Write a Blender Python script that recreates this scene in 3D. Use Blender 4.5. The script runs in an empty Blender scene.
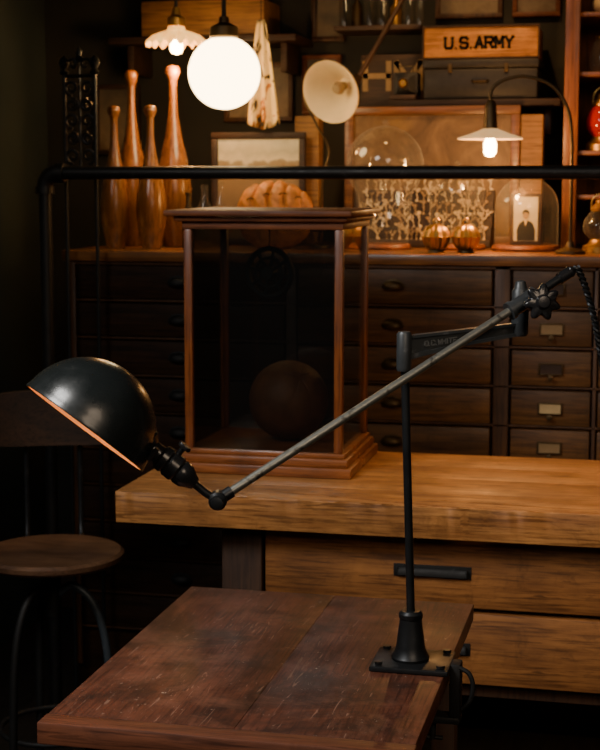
import bpy, bmesh, math, random
from mathutils import Vector, Matrix, Quaternion
random.seed(7)
COL=bpy.context.scene.collection
PI=math.pi
# ------------------------------------------------------------------ materials
def mat(name):
    m=bpy.data.materials.new(name); m.use_nodes=True
    nt=m.node_tree; b=nt.nodes['Principled BSDF']
    return m,nt,b
def N(nt,t,**kw):
    n=nt.nodes.new(t)
    for k,v in kw.items(): setattr(n,k,v)
    return n
def ramp(nt,fac,stops):
    r=N(nt,'ShaderNodeValToRGB')
    el=r.color_ramp.elements
    while len(el)<len(stops): el.new(.5)
    for e,(p,c) in zip(el,stops):
        e.position=p; e.color=(c[0],c[1],c[2],1)
    nt.links.new(fac,r.inputs[0]); return r.outputs[0]
def mapping(nt,scale,loc=(0,0,0)):
    t=N(nt,'ShaderNodeTexCoord'); mp=N(nt,'ShaderNodeMapping')
    mp.inputs['Scale'].default_value=scale; mp.inputs['Location'].default_value=loc
    nt.links.new(t.outputs['Object'],mp.inputs[0]); return mp.outputs[0]
def noise(nt,vec,scale,detail=5,dist=0.0,rough=.55):
    n=N(nt,'ShaderNodeTexNoise'); n.inputs['Scale'].default_value=scale
    n.inputs['Detail'].default_value=detail; n.inputs['Distortion'].default_value=dist
    n.inputs['Roughness'].default_value=rough
    nt.links.new(vec,n.inputs['Vector']); return n.outputs['Fac']
def mixc(nt,fac,a,b,mode='MIX'):
    m=N(nt,'ShaderNodeMix',data_type='RGBA',blend_type=mode)
    if isinstance(fac,float): m.inputs[0].default_value=fac
    else: nt.links.new(fac,m.inputs[0])
    for i,x in ((6,a),(7,b)):
        if isinstance(x,tuple): m.inputs[i].default_value=(x[0],x[1],x[2],1)
        else: nt.links.new(x,m.inputs[i])
    return m.outputs[2]
def bump(nt,b,h,strength=.2,dist=.002):
    n=N(nt,'ShaderNodeBump'); n.inputs['Strength'].default_value=strength; n.inputs['Distance'].default_value=dist
    nt.links.new(h,n.inputs['Height']); nt.links.new(n.outputs[0],b.inputs['Normal'])
def wood(name,dark,light,axis='X',scale=1.0,rough=.5,bs=.25,coat=0.0,specks=False,knots=0,spec=.5,perobj=0):
    m,nt,b=mat(name)
    sc=[22*scale]*3; sc['XYZ'.index(axis)]=1.9*scale
    v=mapping(nt,tuple(sc))
    if perobj:
        oi=N(nt,'ShaderNodeObjectInfo'); ad=N(nt,'ShaderNodeVectorMath',operation='ADD')
        mu=N(nt,'ShaderNodeMath',operation='MULTIPLY'); nt.links.new(oi.outputs['Random'],mu.inputs[0]); mu.inputs[1].default_value=40
        nt.links.new(v,ad.inputs[0]); nt.links.new(mu.outputs[0],ad.inputs[1]); v=ad.outputs[0]
    g=noise(nt,v,1.6,10,.9,.66)
    c=ramp(nt,g,[(.3,dark),(.52,tuple((a+b_)/2 for a,b_ in zip(dark,light))),(.72,light)])
    v2=mapping(nt,(1,1,1))
    big=noise(nt,v2,5*scale,3,.3)
    sh=ramp(nt,big,[(.3,(.52,.49,.47)),(.7,(1,1,1))])
    c=mixc(nt,1.0,c,sh,'MULTIPLY')
    scf=[210.0]*3; scf['XYZ'.index(axis)]=9.0
    fine=noise(nt,mapping(nt,tuple(scf),(2,7,4)),1.0,4,.3,.65)
    c=mixc(nt,1.0,c,ramp(nt,fine,[(.36,(.45,.42,.40)),(.52,(1,1,1))]),'MULTIPLY')
    if perobj:
        pv=ramp(nt,oi.outputs['Random'],[(0,(1-perobj,)*3),(1,(1,)*3)])
        c=mixc(nt,1.0,c,pv,'MULTIPLY')
    if knots:
        n_=noise(nt,v2,15,10,1.0,.80)
        f=ramp(nt,n_,[(.53,(0,0,0)),(.67,(.65*knots,)*3)])
        c=mixc(nt,f,c,tuple(x*.42 for x in dark))
        sc3=[110.0]*3; sc3['XYZ'.index(axis)]=8.0
        vs=mapping(nt,tuple(sc3),(5,3,1)); st=noise(nt,vs,1.0,4,1.0)
        f=ramp(nt,st,[(.62,(0,0,0)),(.66,(.75*knots,)*3)])
        c=mixc(nt,f,c,tuple(x*.35 for x in dark))
    if specks:
        st2=noise(nt,v2,4,9,.6,.72)
        f3=ramp(nt,st2,[(.47,(0,0,0)),(.58,(.85,.85,.85))])
        c=mixc(nt,f3,c,(.026,.012,.008))
        st4=noise(nt,mapping(nt,(1,1,1),(4,2,7)),8,8,.4,.75)
        f4=ramp(nt,st4,[(.50,(0,0,0)),(.64,(.40,.40,.40))])
        c=mixc(nt,f4,c,(.23,.10,.060))
        sc2=[60.0]*3; sc2['XYZ'.index(axis)]=5.0
        vs=mapping(nt,tuple(sc2),(3,1,2))
        st=noise(nt,vs,1.2,3,3.0)
        f2=ramp(nt,st,[(.65,(0,0,0)),(.675,(.45,.45,.45))])
        c=mixc(nt,f2,c,(.34,.20,.14))
        sp=noise(nt,v2,70,6,0,.85)
        msk=noise(nt,mapping(nt,(1,1,1),(9,4,1)),7,5,0,.7)
        mk=ramp(nt,msk,[(.46,(0,0,0)),(.53,(1,1,1))])
        f=ramp(nt,sp,[(.63,(0,0,0)),(.65,(1,1,1))])
        f=mixc(nt,1.0,f,mk,'MULTIPLY')
        c=mixc(nt,f,c,(.52,.44,.37))
    nt.links.new(c,b.inputs['Base Color'])
    rr=ramp(nt,big,[(.3,(rough+.12,)*3),(.7,(rough-.10,)*3)])
    nt.links.new(rr,b.inputs['Roughness'])
    b.inputs['Specular IOR Level'].default_value=spec
    b.inputs['Coat Weight'].default_value=coat; b.inputs['Coat Roughness'].default_value=.25
    hh=N(nt,'ShaderNodeMath',operation='MULTIPLY_ADD'); nt.links.new(fine,hh.inputs[0]); hh.inputs[1].default_value=.5; nt.links.new(g,hh.inputs[2])
    bump(nt,b,hh.outputs[0],bs,.0015)
    return m
def metal(name,col,rough=.4,metallic=.8,wear=None,ws=40,ledge=.62,coat=0):
    m,nt,b=mat(name)
    v=mapping(nt,(1,1,1)); n=noise(nt,v,ws,6,.2,.65)
    w=wear if wear else tuple(min(1,x*1.6+.01) for x in col)
    c=ramp(nt,n,[(.35,col),(ledge,col),(ledge+.1,w)])
    nt.links.new(c,b.inputs['Base Color'])
    b.inputs['Metallic'].default_value=metallic; b.inputs['Coat Weight'].default_value=coat; b.inputs['Coat Roughness'].default_value=.15
    r=ramp(nt,n,[(.3,(rough-.08,)*3),(.7,(rough+.12,)*3)]); nt.links.new(r,b.inputs['Roughness'])
    bump(nt,b,n,.08,.001)
    return m
def plain(name,col,rough=.6,metallic=0,var=.25,scale=20,bs=.1):
    m,nt,b=mat(name)
    v=mapping(nt,(1,1,1)); n=noise(nt,v,scale,4)
    c=ramp(nt,n,[(.3,tuple(x*(1-var) for x in col)),(.7,tuple(min(1,x*(1+var)) for x in col))])
    nt.links.new(c,b.inputs['Base Color']); b.inputs['Roughness'].default_value=rough
    b.inputs['Metallic'].default_value=metallic
    if bs: bump(nt,b,n,bs,.001)
    return m
def emis(name,col,st):
    m,nt,b=mat(name)
    b.inputs['Base Color'].default_value=(*col,1); b.inputs['Emission Color'].default_value=(*col,1)
    b.inputs['Emission Strength'].default_value=st; b.inputs['Roughness'].default_value=.3
    return m
def glass(name,tint=(1,1,1),refl=.9,base=.04,rough=.02,haze=0.0):
    m=bpy.data.materials.new(name); m.use_nodes=True; nt=m.node_tree; nt.nodes.clear()
    o=N(nt,'ShaderNodeOutputMaterial'); t=N(nt,'ShaderNodeBsdfTransparent'); g=N(nt,'ShaderNodeBsdfGlossy')
    t.inputs[0].default_value=(*tint,1); g.inputs[0].default_value=(1,1,1,1); g.inputs['Roughness'].default_value=rough
    lw=N(nt,'ShaderNodeLayerWeight'); lw.inputs[0].default_value=.35
    r=ramp(nt,lw.outputs['Facing'],[(0,(base,)*3),(.6,(base*1.8,)*3),(1,(refl,)*3)])
    gl=g.outputs[0]
    if haze:
        d=N(nt,'ShaderNodeBsdfTranslucent'); d.inputs[0].default_value=(.9,.85,.75,1)
        d2=N(nt,'ShaderNodeBsdfDiffuse'); d2.inputs[0].default_value=(.9,.85,.75,1)
        m1=N(nt,'ShaderNodeMixShader'); m1.inputs[0].default_value=.5; nt.links.new(d.outputs[0],m1.inputs[1]); nt.links.new(d2.outputs[0],m1.inputs[2])
        m2=N(nt,'ShaderNodeMixShader'); m2.inputs[0].default_value=haze; nt.links.new(g.outputs[0],m2.inputs[1]); nt.links.new(m1.outputs[0],m2.inputs[2]); gl=m2.outputs[0]
    mx=N(nt,'ShaderNodeMixShader'); nt.links.new(r,mx.inputs[0]); nt.links.new(t.outputs[0],mx.inputs[1]); nt.links.new(gl,mx.inputs[2])
    nt.links.new(mx.outputs[0],o.inputs[0]); return m

M={}
M['desk']=wood('desk_wood',(.088,.029,.016),(.21,.070,.037),'Y',1.0,.48,.35,.05,True,0,.42)
M['deskedge']=wood('desk_edge_wood',(.12,.040,.020),(.28,.095,.045),'X',1.0,.5,.3,0,False,.6)
M['bench']=wood('bench_wood',(.37,.140,.036),(.80,.38,.115),'X',1.2,.50,.7,.05,False,1,.4)
M['benchfront']=wood('bench_front_wood',(.25,.092,.024),(.55,.235,.066),'X',1.0,.55,.5,0,False,1)
M['benchleg']=wood('bench_leg_wood',(.05,.022,.010),(.11,.048,.020),'Z',1.0,.6,.3)
M['case']=wood('case_mahogany',(.15,.040,.011),(.34,.105,.028),'X',1.5,.55,.15,.0)
M['casebase']=wood('case_base_mahogany',(.28,.080,.020),(.56,.20,.055),'X',1.5,.36,.15,.2)
M['casez']=wood('case_mahogany_upright',(.20,.052,.015),(.44,.14,.036),'Z',1.5,.36,.15,.2)
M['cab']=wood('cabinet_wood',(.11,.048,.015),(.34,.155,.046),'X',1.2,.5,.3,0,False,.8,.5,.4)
M['cabshade']=wood('shaded_cabinet_wood',(.022,.010,.004),(.062,.026,.010),'X',1.2,.6,.3,0,False,.8,.2)  # darker copy of the cabinet wood, shade put into the colour
M['cabframe']=wood('cabinet_frame_wood',(.065,.028,.010),(.17,.070,.023),'Z',1.2,.5,.3)
M['cabtop']=wood('counter_wood',(.18,.066,.018),(.40,.165,.046),'X',1.2,.4,.2,.2)
M['club']=wood('club_wood',(.30,.100,.022),(.56,.23,.052),'Z',1.5,.25,.08,.6)
M['stool']=wood('stool_wood',(.10,.048,.026),(.22,.115,.060),'X',1.2,.45,.25)
M['boxwood']=wood('crate_wood',(.28,.13,.036),(.54,.27,.08),'X',1.2,.6,.3)
M['armybox']=wood('army_box_wood',(.60,.23,.045),(.90,.42,.10),'X',1.2,.6,.2,0,False,.8)
M['shelfwood']=wood('shelf_wood',(.03,.015,.008),(.08,.035,.016),'X',1,.6,.2)
M['orange']=wood('cupboard_wood',(.22,.060,.012),(.46,.155,.032),'Z',1,.4,.2,.2)
M['floor']=wood('floor_wood',(.012,.009,.007),(.03,.02,.014),'Y',.6,.6,.3)
M['iron']=metal('black_iron',(.022,.024,.026),.40,.6)
M['casting']=metal('worn_cast_iron',(.050,.056,.060),.42,.4,(.11,.115,.12),70,.58)
M['litiron']=metal('highlit_blue_iron',(.060,.075,.090),.40,.4,(.11,.125,.14),70,.58)  # blue-grey highlight put into the iron colour
M['darkiron']=metal('dull_black_iron',(.010,.010,.010),.6,.3)
M['pipe']=metal('pipe_iron',(.030,.029,.028),.42,.7)
M['shade']=metal('black_enamel',(.012,.015,.015),.26,.15,(.035,.037,.034),30,.64,.25)
M['arm']=metal('worn_steel',(.19,.190,.165),.40,.65,(.050,.045,.038),60,.55)
M['relief']=metal('worn_relief_metal',(.15,.155,.15),.45,.3,(.09,.09,.09),60,.55)
M['bake']=plain('bakelite',(.014,.014,.015),.25,0,.2,30,.05)
M['cream']=plain('cream_enamel',(.80,.62,.36),.35,0,.08,15,.02)
M['lining']=plain('shade_lining_enamel',(.92,.60,.36),.4,0,.08,15,.02)
M['brass']=metal('old_brass',(.46,.26,.07),.35,.9,(.18,.09,.03),50,.55)
M['darkbrass']=metal('dark_brass',(.10,.065,.03),.45,.8)
M['paper']=plain('aged_paper',(.58,.44,.23),.8,0,.15,30,.05)
M['dullpaper']=plain('dull_card',(.30,.20,.095),.8,0,.15,30,.05)
M['greypaper']=plain('grey_photo_paper',(.46,.40,.28),.6,0,.15,30,.02)
M['black']=plain('black_leather',(.022,.018,.015),.5,0,.3,60,.3)
M['ink']=plain('black_ink',(.006,.005,.004),.8,0,.1,60,0)
M['leather']=plain('tan_leather',(.50,.19,.040),.5,0,.5,40,.8)
m,nt,b=mat('pale_coral')
oi=N(nt,'ShaderNodeObjectInfo'); c=ramp(nt,oi.outputs['Random'],[(0,(.30,.18,.08)),(.35,(.60,.42,.22)),(1,(.86,.70,.45))])
nt.links.new(c,b.inputs['Base Color']); b.inputs['Roughness'].default_value=.3; M['coral']=m
M['ball']=plain('brown_leather',(.17,.060,.022),.6,0,.3,30,.3)
M['wall']=plain('dark_wall_paint',(.028,.026,.020),.8,0,.3,3,.15)
M['wallL']=plain('green_wall_paint',(.050,.065,.058),.8,0,.25,2,.15)
M['ceil']=plain('ceiling_paint',(.03,.03,.03),.9,0,.2,3,0)
M['globe']=emis('globe_glass',(1,.72,.36),14)
M['bulb']=emis('bulb_glow',(1,.60,.24),50)
M['liningglow']=emis('added_lining_glow',(1,.54,.22),13)  # weak glow added to brighten the shade lining
def milk(name,st,a,b_,base=(.55,.30,.10,1)):
    m,nt,b=mat(name); b.inputs['Base Color'].default_value=base; b.inputs['Roughness'].default_value=.25
    v=mapping(nt,(1,1,1)); n1=noise(nt,v,40,3); c=ramp(nt,n1,[(.3,a),(.7,b_)])
    nt.links.new(c,b.inputs['Emission Color']); b.inputs['Emission Strength'].default_value=st
    return m
M['milk']=milk('milk_glass',2.0,(1,.38,.06),(1,.54,.14))
M['milk2']=milk('lit_white_shade',.8,(1,.52,.18),(1,.60,.26),(.6,.42,.22,1))
M['glass']=glass('clear_glass',(.97,.98,.96),1.0,.08,.04,.35)
M['pane']=glass('shade_tinted_glass',(.66,.67,.65),.7,.09,.05,.02)  # grey tint put into the panes to shade the case interior
M['redglass']=plain('red_glass',(.40,.012,.008),.08,0,.1,5,0)
m,nt,b=mat('printed_cloth')
n1=noise(nt,mapping(nt,(1,1,.6)),12,4,2.0,.6)
c=ramp(nt,n1,[(.42,(.03,.018,.008)),(.45,(.80,.58,.26)),(.58,(.84,.64,.32)),(.60,(.50,.19,.03)),(.64,(.42,.15,.02)),(.66,(.03,.018,.008))])
nt.links.new(c,b.inputs['Base Color']); b.inputs['Roughness'].default_value=.85; M['cloth']=m
m,nt,b=mat('painted_canvas')
v=mapping(nt,(1,1,1)); n1=noise(nt,v,9,7,.8,.65)
c=ramp(nt,n1,[(.3,(.07,.040,.018)),(.5,(.18,.108,.050)),(.7,(.32,.20,.095))])
nt.links.new(c,b.inputs['Base Color']); b.inputs['Roughness'].default_value=.6; M['canvas']=m
def printmat(name,stops,sc=30,amp=.06):
    m,nt,b=mat(name)
    t=N(nt,'ShaderNodeTexCoord'); sp=N(nt,'ShaderNodeSeparateXYZ'); nt.links.new(t.outputs['Object'],sp.inputs[0])
    n1=noise(nt,t.outputs['Object'],sc,6)
    ad=N(nt,'ShaderNodeMath',operation='MULTIPLY_ADD'); nt.links.new(n1,ad.inputs[0]); ad.inputs[1].default_value=amp; nt.links.new(sp.outputs['Z'],ad.inputs[2])
    mr=N(nt,'ShaderNodeMapRange'); mr.inputs[1].default_value=-.15; mr.inputs[2].default_value=.2; nt.links.new(ad.outputs[0],mr.inputs[0])
    c=ramp(nt,mr.outputs[0],stops)
    nt.links.new(c,b.inputs['Base Color']); b.inputs['Roughness'].default_value=.5; return m
M['print']=printmat('landscape_print',[(0,(.10,.06,.03)),(.70,(.30,.19,.08)),(.76,(.36,.29,.16)),(.79,(.72,.64,.44)),(.86,(.54,.50,.34)),(1,(.80,.73,.54))],22,.09)
M['print2']=printmat('dim_print',[(0,(.05,.035,.02)),(.4,(.16,.10,.05)),(.55,(.26,.19,.11)),(1,(.10,.08,.06))],24,.2)

# ------------------------------------------------------------------ builders
W={}
def finish(name,bm,material,parent=None,smooth=False,struct=False):
    bmesh.ops.recalc_face_normals(bm,faces=bm.faces)
    xs=[v.co for v in bm.verts]
    mn=Vector([min(c[i] for c in xs) for i in range(3)]); mx=Vector([max(c[i] for c in xs) for i in range(3)])
    ctr=(mn+mx)/2
    bmesh.ops.translate(bm,verts=bm.verts,vec=-ctr)
    if smooth:
        for f in bm.faces: f.smooth=True
        for e in bm.edges:
            if len(e.link_faces)==2 and e.calc_face_angle(0)>math.radians(38): e.smooth=False
    me=bpy.data.meshes.new(name); bm.to_mesh(me); bm.free()
    mats=material if isinstance(material,list) else [material]
    for mm in mats: me.materials.append(mm)
    o=bpy.data.objects.new(name,me); COL.objects.link(o)
    W[o.name]=ctr
    if parent: o.parent=parent; o.location=ctr-W[parent.name]
    else: o.location=ctr
    if struct: o['kind']='structure'
    return o
def thing(name,label,cat,loc,group=None):
    e=bpy.data.objects.new(name,None); e.empty_display_size=.05; COL.objects.link(e)
    e.location=loc; W[e.name]=Vector(loc); tag(e,label,cat,group); return e
def tag(o,label,cat,group=None):
    o['label']=label; o['category']=cat
    if group: o['group']=group
    return o
def bbox(bm,x0,x1,y0,y1,z0,z1,bev=0):
    r=bmesh.ops.create_cube(bm,size=1)
    vs=r['verts']
    for v in vs:
        v.co=Vector(((x0+x1)/2+v.co.x*(x1-x0),(y0+y1)/2+v.co.y*(y1-y0),(z0+z1)/2+v.co.z*(z1-z0)))
    if bev:
        es=list({e for v in vs for e in v.link_edges})
        bmesh.ops.bevel(bm,geom=es,offset=bev,segments=2,affect='EDGES',profile=.5)
def box(name,x0,x1,y0,y1,z0,z1,m,parent=None,bev=.002,struct=False):
    bm=bmesh.new(); bbox(bm,x0,x1,y0,y1,z0,z1,bev); return finish(name,bm,m,parent,bev>0,struct)
def boxes(name,lst,m,parent=None,bev=.002):
    bm=bmesh.new()
    for b in lst: bbox(bm,*b,bev)
    return finish(name,bm,m,parent,bev>0)
def lathe_bm(bm,prof,origin,axis=(0,0,1),segs=28,fn=None,mi=0,sy=1.0):
    q=Vector((0,0,1)).rotation_difference(Vector(axis).normalized()); o=Vector(origin)
    rings=[]
    for r,z in prof:
        ring=[]
        if r<1e-6: ring=[bm.verts.new(o+q@Vector((0,0,z)))]
        else:
            for i in range(segs):
                a=2*PI*i/segs; rr=r*(fn(a,r,z) if fn else 1)
                ring.append(bm.verts.new(o+q@Vector((rr*math.cos(a),rr*math.sin(a)*sy,z))))
        rings.append(ring)
    for A,B in zip(rings,rings[1:]):
        for i in range(segs):
            j=(i+1)%segs
            if len(A)==1 and len(B)==1: break
            if len(A)==1: f=bm.faces.new((A[0],B[i],B[j]))
            elif len(B)==1: f=bm.faces.new((A[i],A[j],B[0]))
            else: f=bm.faces.new((A[i],A[j],B[j],B[i]))
            f.material_index=mi
def lathe(name,prof,origin,m,parent=None,axis=(0,0,1),segs=28,fn=None,sy=1.0):
    bm=bmesh.new(); lathe_bm(bm,prof,origin,axis,segs,fn,0,sy); return finish(name,bm,m,parent,True)
def catmull(pts,n=8):
    P=[Vector(p) for p in pts]
    if len(P)<3: return P
    P=[P[0]*2-P[1]]+P+[P[-1]*2-P[-2]]; out=[]
    for i in range(1,len(P)-2):
        for k in range(n):
            t=k/n; a,b,c,d=P[i-1],P[i],P[i+1],P[i+2]
            out.append(.5*((2*b)+(c-a)*t+(2*a-5*b+4*c-d)*t*t+(3*b-a-3*c+d)*t**3))
    out.append(P[-2]); return out
def tube_bm(bm,pts,r,segs=12,closed=False):
    P=[Vector(p) for p in pts]; n=len(P)
    rad=r if isinstance(r,list) else [r]*n
    up=None; rings=[]
    for i,p in enumerate(P):
        if closed: t=(P[(i+1)%n]-P[i-1]).normalized()
        else: t=(P[min(i+1,n-1)]-P[max(i-1,0)]).normalized()
        if up is None:
            up=t.orthogonal().normalized()
        else:
            up=(up-t*up.dot(t)).normalized()
        s=t.cross(up)
        rings.append([bm.verts.new(p+(up*math.cos(2*PI*k/segs)+s*math.sin(2*PI*k/segs))*rad[i]) for k in range(segs)])
    m=n if closed else n-1
    for i in range(m):
        A=rings[i]; B=rings[(i+1)%n]
        off=0
        if closed and i==n-1:
            off=min(range(segs),key=lambda o:(B[o].co-A[0].co).length)
        for k in range(segs):
            bm.faces.new((A[k],A[(k+1)%segs],B[(k+1+off)%segs],B[(k+off)%segs]))
    if not closed:
        bm.faces.new(rings[0][::-1]); bm.faces.new(rings[-1])
def tube(name,pts,r,m,parent=None,segs=12,closed=False,smooth=0):
    bm=bmesh.new()
    if smooth: pts=catmull(pts,smooth)
    tube_bm(bm,pts,r,segs,closed); return finish(name,bm,m,parent,True)
def circ(c,r,axis=(0,0,1),n=32):
    q=Vector((0,0,1)).rotation_difference(Vector(axis).normalized())
    return [Vector(c)+q@Vector((r*math.cos(2*PI*i/n),r*math.sin(2*PI*i/n),0)) for i in range(n)]
def rod(name,a,b,r,m,parent=None,segs=16): return tube(name,[a,b],r,m,parent,segs)
LET={'U':[[(0,1),(0,.18),(.2,0),(.8,0),(1,.18),(1,1)]],
 'S':[[(1,.84),(.8,1),(.2,1),(0,.84),(0,.62),(.2,.52),(.8,.48),(1,.38),(1,.16),(.8,0),(.2,0),(0,.16)]],
 'A':[[(0,0),(.5,1),(1,0)],[(.2,.33),(.8,.33)]],
 'R':[[(0,0),(0,1),(.8,1),(1,.86),(1,.62),(.8,.5),(0,.5)],[(.5,.5),(1,0)]],
 'M':[[(0,0),(0,1),(.5,.35),(1,1),(1,0)]],
 'Y':[[(0,1),(.5,.48),(1,1)],[(.5,.48),(.5,0)]],
 'H':[[(0,0),(0,1)],[(1,0),(1,1)],[(0,.5),(1,.5)]],
 'O':[[(0,.2),(.2,0),(.8,0),(1,.2),(1,.8),(.8,1),(.2,1),(0,.8),(0,.2)]],
 'C':[[(1,.82),(.8,1),(.2,1),(0,.82),(0,.18),(.2,0),(.8,0),(1,.18)]],
 'W':[[(0,1),(.22,0),(.5,.7),(.78,0),(1,1)]],'I':[[(.5,0),(.5,1)]],'T':[[(0,1),(1,1)],[(.5,1),(.5,0)]],
 'E':[[(1,1),(0,1),(0,0),(1,0)],[(0,.5),(.8,.5)]],'.':[[(0,.0),(.22,.0)]]}
SER={'U':[(0,1),(1,1)],'A':[(0,0),(1,0)],'R':[(0,0),(1,0),(0,1)],'M':[(0,0),(1,0),(0,1),(1,1)],'Y':[(0,1),(1,1),(.5,0)]}
def letters(text,width,height,stroke,place,depth,serif=False,gap=.34):
    adv=[(.36 if ch in '.I' else 1.0) for ch in text]
    tot=sum(adv)+gap*(len(text)-1); cw=width/tot
    bm=bmesh.new(); x=-width/2
    def bar(ax_,ay_,bx_,by_,st,ext):
        dx,dy=bx_-ax_,by_-ay_; l=math.hypot(dx,dy) or 1; ux,uy=dx/l,dy/l; e=st*ext
        ax2,ay2,bx2,by2=ax_-ux*e,ay_-uy*e,bx_+ux*e,by_+uy*e; nx,ny=-uy*st/2,ux*st/2
        q=[(ax2+nx,ay2+ny),(bx2+nx,by2+ny),(bx2-nx,by2-ny),(ax2-nx,ay2-ny)]
        F=[bm.verts.new(place(a_,b_,depth)) for a_,b_ in q]; Bk=[bm.verts.new(place(a_,b_,0)) for a_,b_ in q]
        bm.faces.new(F); bm.faces.new(Bk[::-1])
        for i in range(4): bm.faces.new((F[i],Bk[i],Bk[(i+1)%4],F[(i+1)%4]))
    for ch,a in zip(text,adv):
        w=cw*a
        for poly in LET[ch]:
            P=[((x+(p[0] if ch!='I' else .5)*(cw if ch=='.' else w)),p[1]*height) for p in poly]
            for (ax_,ay_),(bx_,by_) in zip(P,P[1:]): bar(ax_,ay_,bx_,by_,stroke,0 if ch=='.' else .42)
        if serif:
            for sx_,sy_ in SER.get(ch,[]):
                px_=x+sx_*w; py_=sy_*height; bar(px_-cw*.26,py_,px_+cw*.26,py_,stroke*.6,0)
        x+=w+gap*cw
    return bm

# ------------------------------------------------------------------ camera
cam=bpy.data.cameras.new('camera'); cam.lens=72; cam.sensor_width=36; cam.clip_start=.05
cam.dof.use_dof=True; cam.dof.focus_distance=2.15; cam.dof.aperture_fstop=10.0
co=bpy.data.objects.new('camera',cam); COL.objects.link(co)
co.location=(0,0,1.42); co.rotation_euler=(math.radians(90-7.407),0,math.radians(13))
bpy.context.scene.camera=co

# ------------------------------------------------------------------ room
box('floor',-2.0,1.6,-.6,4.7,-.1,0,M['floor'],bev=0,struct=True)
box('ceiling',-2.0,1.6,-.6,4.7,2.7,2.8,M['ceil'],bev=0,struct=True)
box('wall_back',-2.0,1.6,4.6,4.7,0,2.7,M['wall'],bev=0,struct=True)
box('wall_left',-2.0,-1.9,-.6,4.6,0,2.7,M['wallL'],bev=0,struct=True)
box('wall_right',1.5,1.6,-.6,4.6,0,2.7,M['wall'],bev=0,struct=True)
box('baseboard_back',-1.9,1.5,4.58,4.6,0,.14,M['shelfwood'],struct=True)

# ------------------------------------------------------------------ front table
T=thing('side_table','scratched dark reddish-brown wooden table in front of the workbench','table',(-.51,2.09,0))
bm=bmesh.new()
xs=[-.755,-.500,-.264]
for a,b in zip(xs,xs[1:]): bbox(bm,a+.0002,b-.0002,1.789,2.43,.692,.72,.0010)
finish('tabletop',bm,M['desk'],T,True)
box('front_edge_band',-.757,-.262,1.752,1.788,.690,.7205,M['deskedge'],T,.003)
boxes('apron',[(-.71,-.30,1.80,1.82,.60,.691),(-.71,-.30,2.38,2.40,.60,.691),(-.71,-.69,1.82,2.38,.60,.691),(-.32,-.30,1.82,2.38,.60,.691)],M['deskedge'],T)
for x in (-.705,-.305):
    for y in (1.815,2.385): box('leg',x-.02,x+.02,y-.02,y+.02,0,.60,M['benchleg'],T,.003)

# ------------------------------------------------------------------ workbench
B=thing('workbench','long workbench with thick honey-coloured butcher block top and drawers','workbench',(-.2,3.08,0))
bm=bmesh.new()
ys=[2.80,2.93,3.08,3.21,3.36]
for i,(a,b) in enumerate(zip(ys,ys[1:])): bbox(bm,-1.028,1.1,a+.0002,b-.0002,.736,.80,.0022)
bmesh.ops.subdivide_edges(bm,edges=[e for e in bm.edges if abs(e.verts[0].co.x-e.verts[1].co.x)>1.5 and e.verts[0].co.y<2.82],cuts=160)
for v in bm.verts:
    if v.co.y<2.806 and v.co.z>.79 and -1.02<v.co.x<1.09:
        k=random.random(); d=.0010*k+(.0045*random.random() if k>.88 else 0)
        v.co.y+=d; v.co.z-=d*.8
finish('worktop',bm,M['bench'],B,True)
box('body',-.739,1.05,2.885,3.32,.40,.735,M['benchleg'],B)
for x0,x1 in ((-.733,.10),(.112,1.04)):
    for z0,z1 in ((.586,.728),(.432,.576)):
        d=box('drawer',x0,x1,2.862,2.885,z0,z1,M['benchfront'],B,.003)
        xc=(x0+x1)/2-.077
        bm=bmesh.new()
        zc=z0+.068
        n=9; prev=None
        for i in range(n):
            a=PI/2*i/(n-1)
            y=2.862-.010*math.sin(a); z=zc+.010-.016*(1-math.cos(a))
            wv=.068
            row=[bm.verts.new((xc-wv,y,z)),bm.verts.new((xc+wv,y,z)),bm.verts.new((xc+wv,y+.0015,z-.001)),bm.verts.new((xc-wv,y+.0015,z-.001))]
            if prev:
                for k in range(4): bm.faces.new((prev[k],prev[(k+1)%4],row[(k+1)%4],row[k]))
            else: bm.faces.new(row[::-1])
            prev=row
        bm.faces.new(prev)
        bbox(bm,xc-.070,xc-.067,2.852,2.862,zc-.006,zc+.009,.0008); bbox(bm,xc+.067,xc+.070,2.852,2.862,zc-.006,zc+.009,.0008)
        bbox(bm,xc-.077,xc+.077,2.8600,2.8625,zc-.010,zc+.015,.0005)
        finish('handle',bm,M['darkiron'],d,True)
x=-.825
box('leg',x,x+.084,2.865,2.945,0,.735,M['benchleg'],B,.004)
box('leg',x,x+.084,3.24,3.32,0,.735,M['benchleg'],B,.004)
x=.95
box('leg',x,x+.084,2.90,2.97,0,.40,M['benchleg'],B,.004); box('leg',x,x+.084,3.24,3.31,0,.40,M['benchleg'],B,.004)

# ------------------------------------------------------------------ display case
C=thing('display_case','mahogany framed glass showcase standing on the workbench','display case',(-.78,3.18,.80))
bm=bmesh.new()
bbox(bm,-.966,-.588,3.015,3.345,.80,.822,.004); bbox(bm,-.958,-.596,3.023,3.337,.822,.840,.005); bbox(bm,-.950,-.604,3.031,3.329,.840,.850,.003)
finish('base',bm,M['casebase'],C,True)
bm=bmesh.new()
bbox(bm,-.955,-.608,3.031,3.329,1.318,1.334,.002); bbox(bm,-.970,-.598,3.018,3.342,1.334,1.345,.004); bbox(bm,-.988,-.586,3.004,3.356,1.345,1.358,.004)
finish('cornice',bm,M['case'],C,True)
for x in (-.953,-.628):
    for y in (3.033,3.309): box('corner_post',x,x+.018,y,y+.018,.85,1.318,M['casez'],C,.003)
box('glass_pane',-.935,-.628,3.040,3.043,.85,1.318,M['pane'],C,0)
box('glass_pane',-.935,-.628,3.317,3.320,.85,1.318,M['pane'],C,0)
box('glass_pane',-.946,-.943,3.051,3.309,.85,1.318,M['pane'],C,0)
box('glass_pane',-.620,-.617,3.051,3.309,.85,1.318,M['pane'],C,0)
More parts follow.
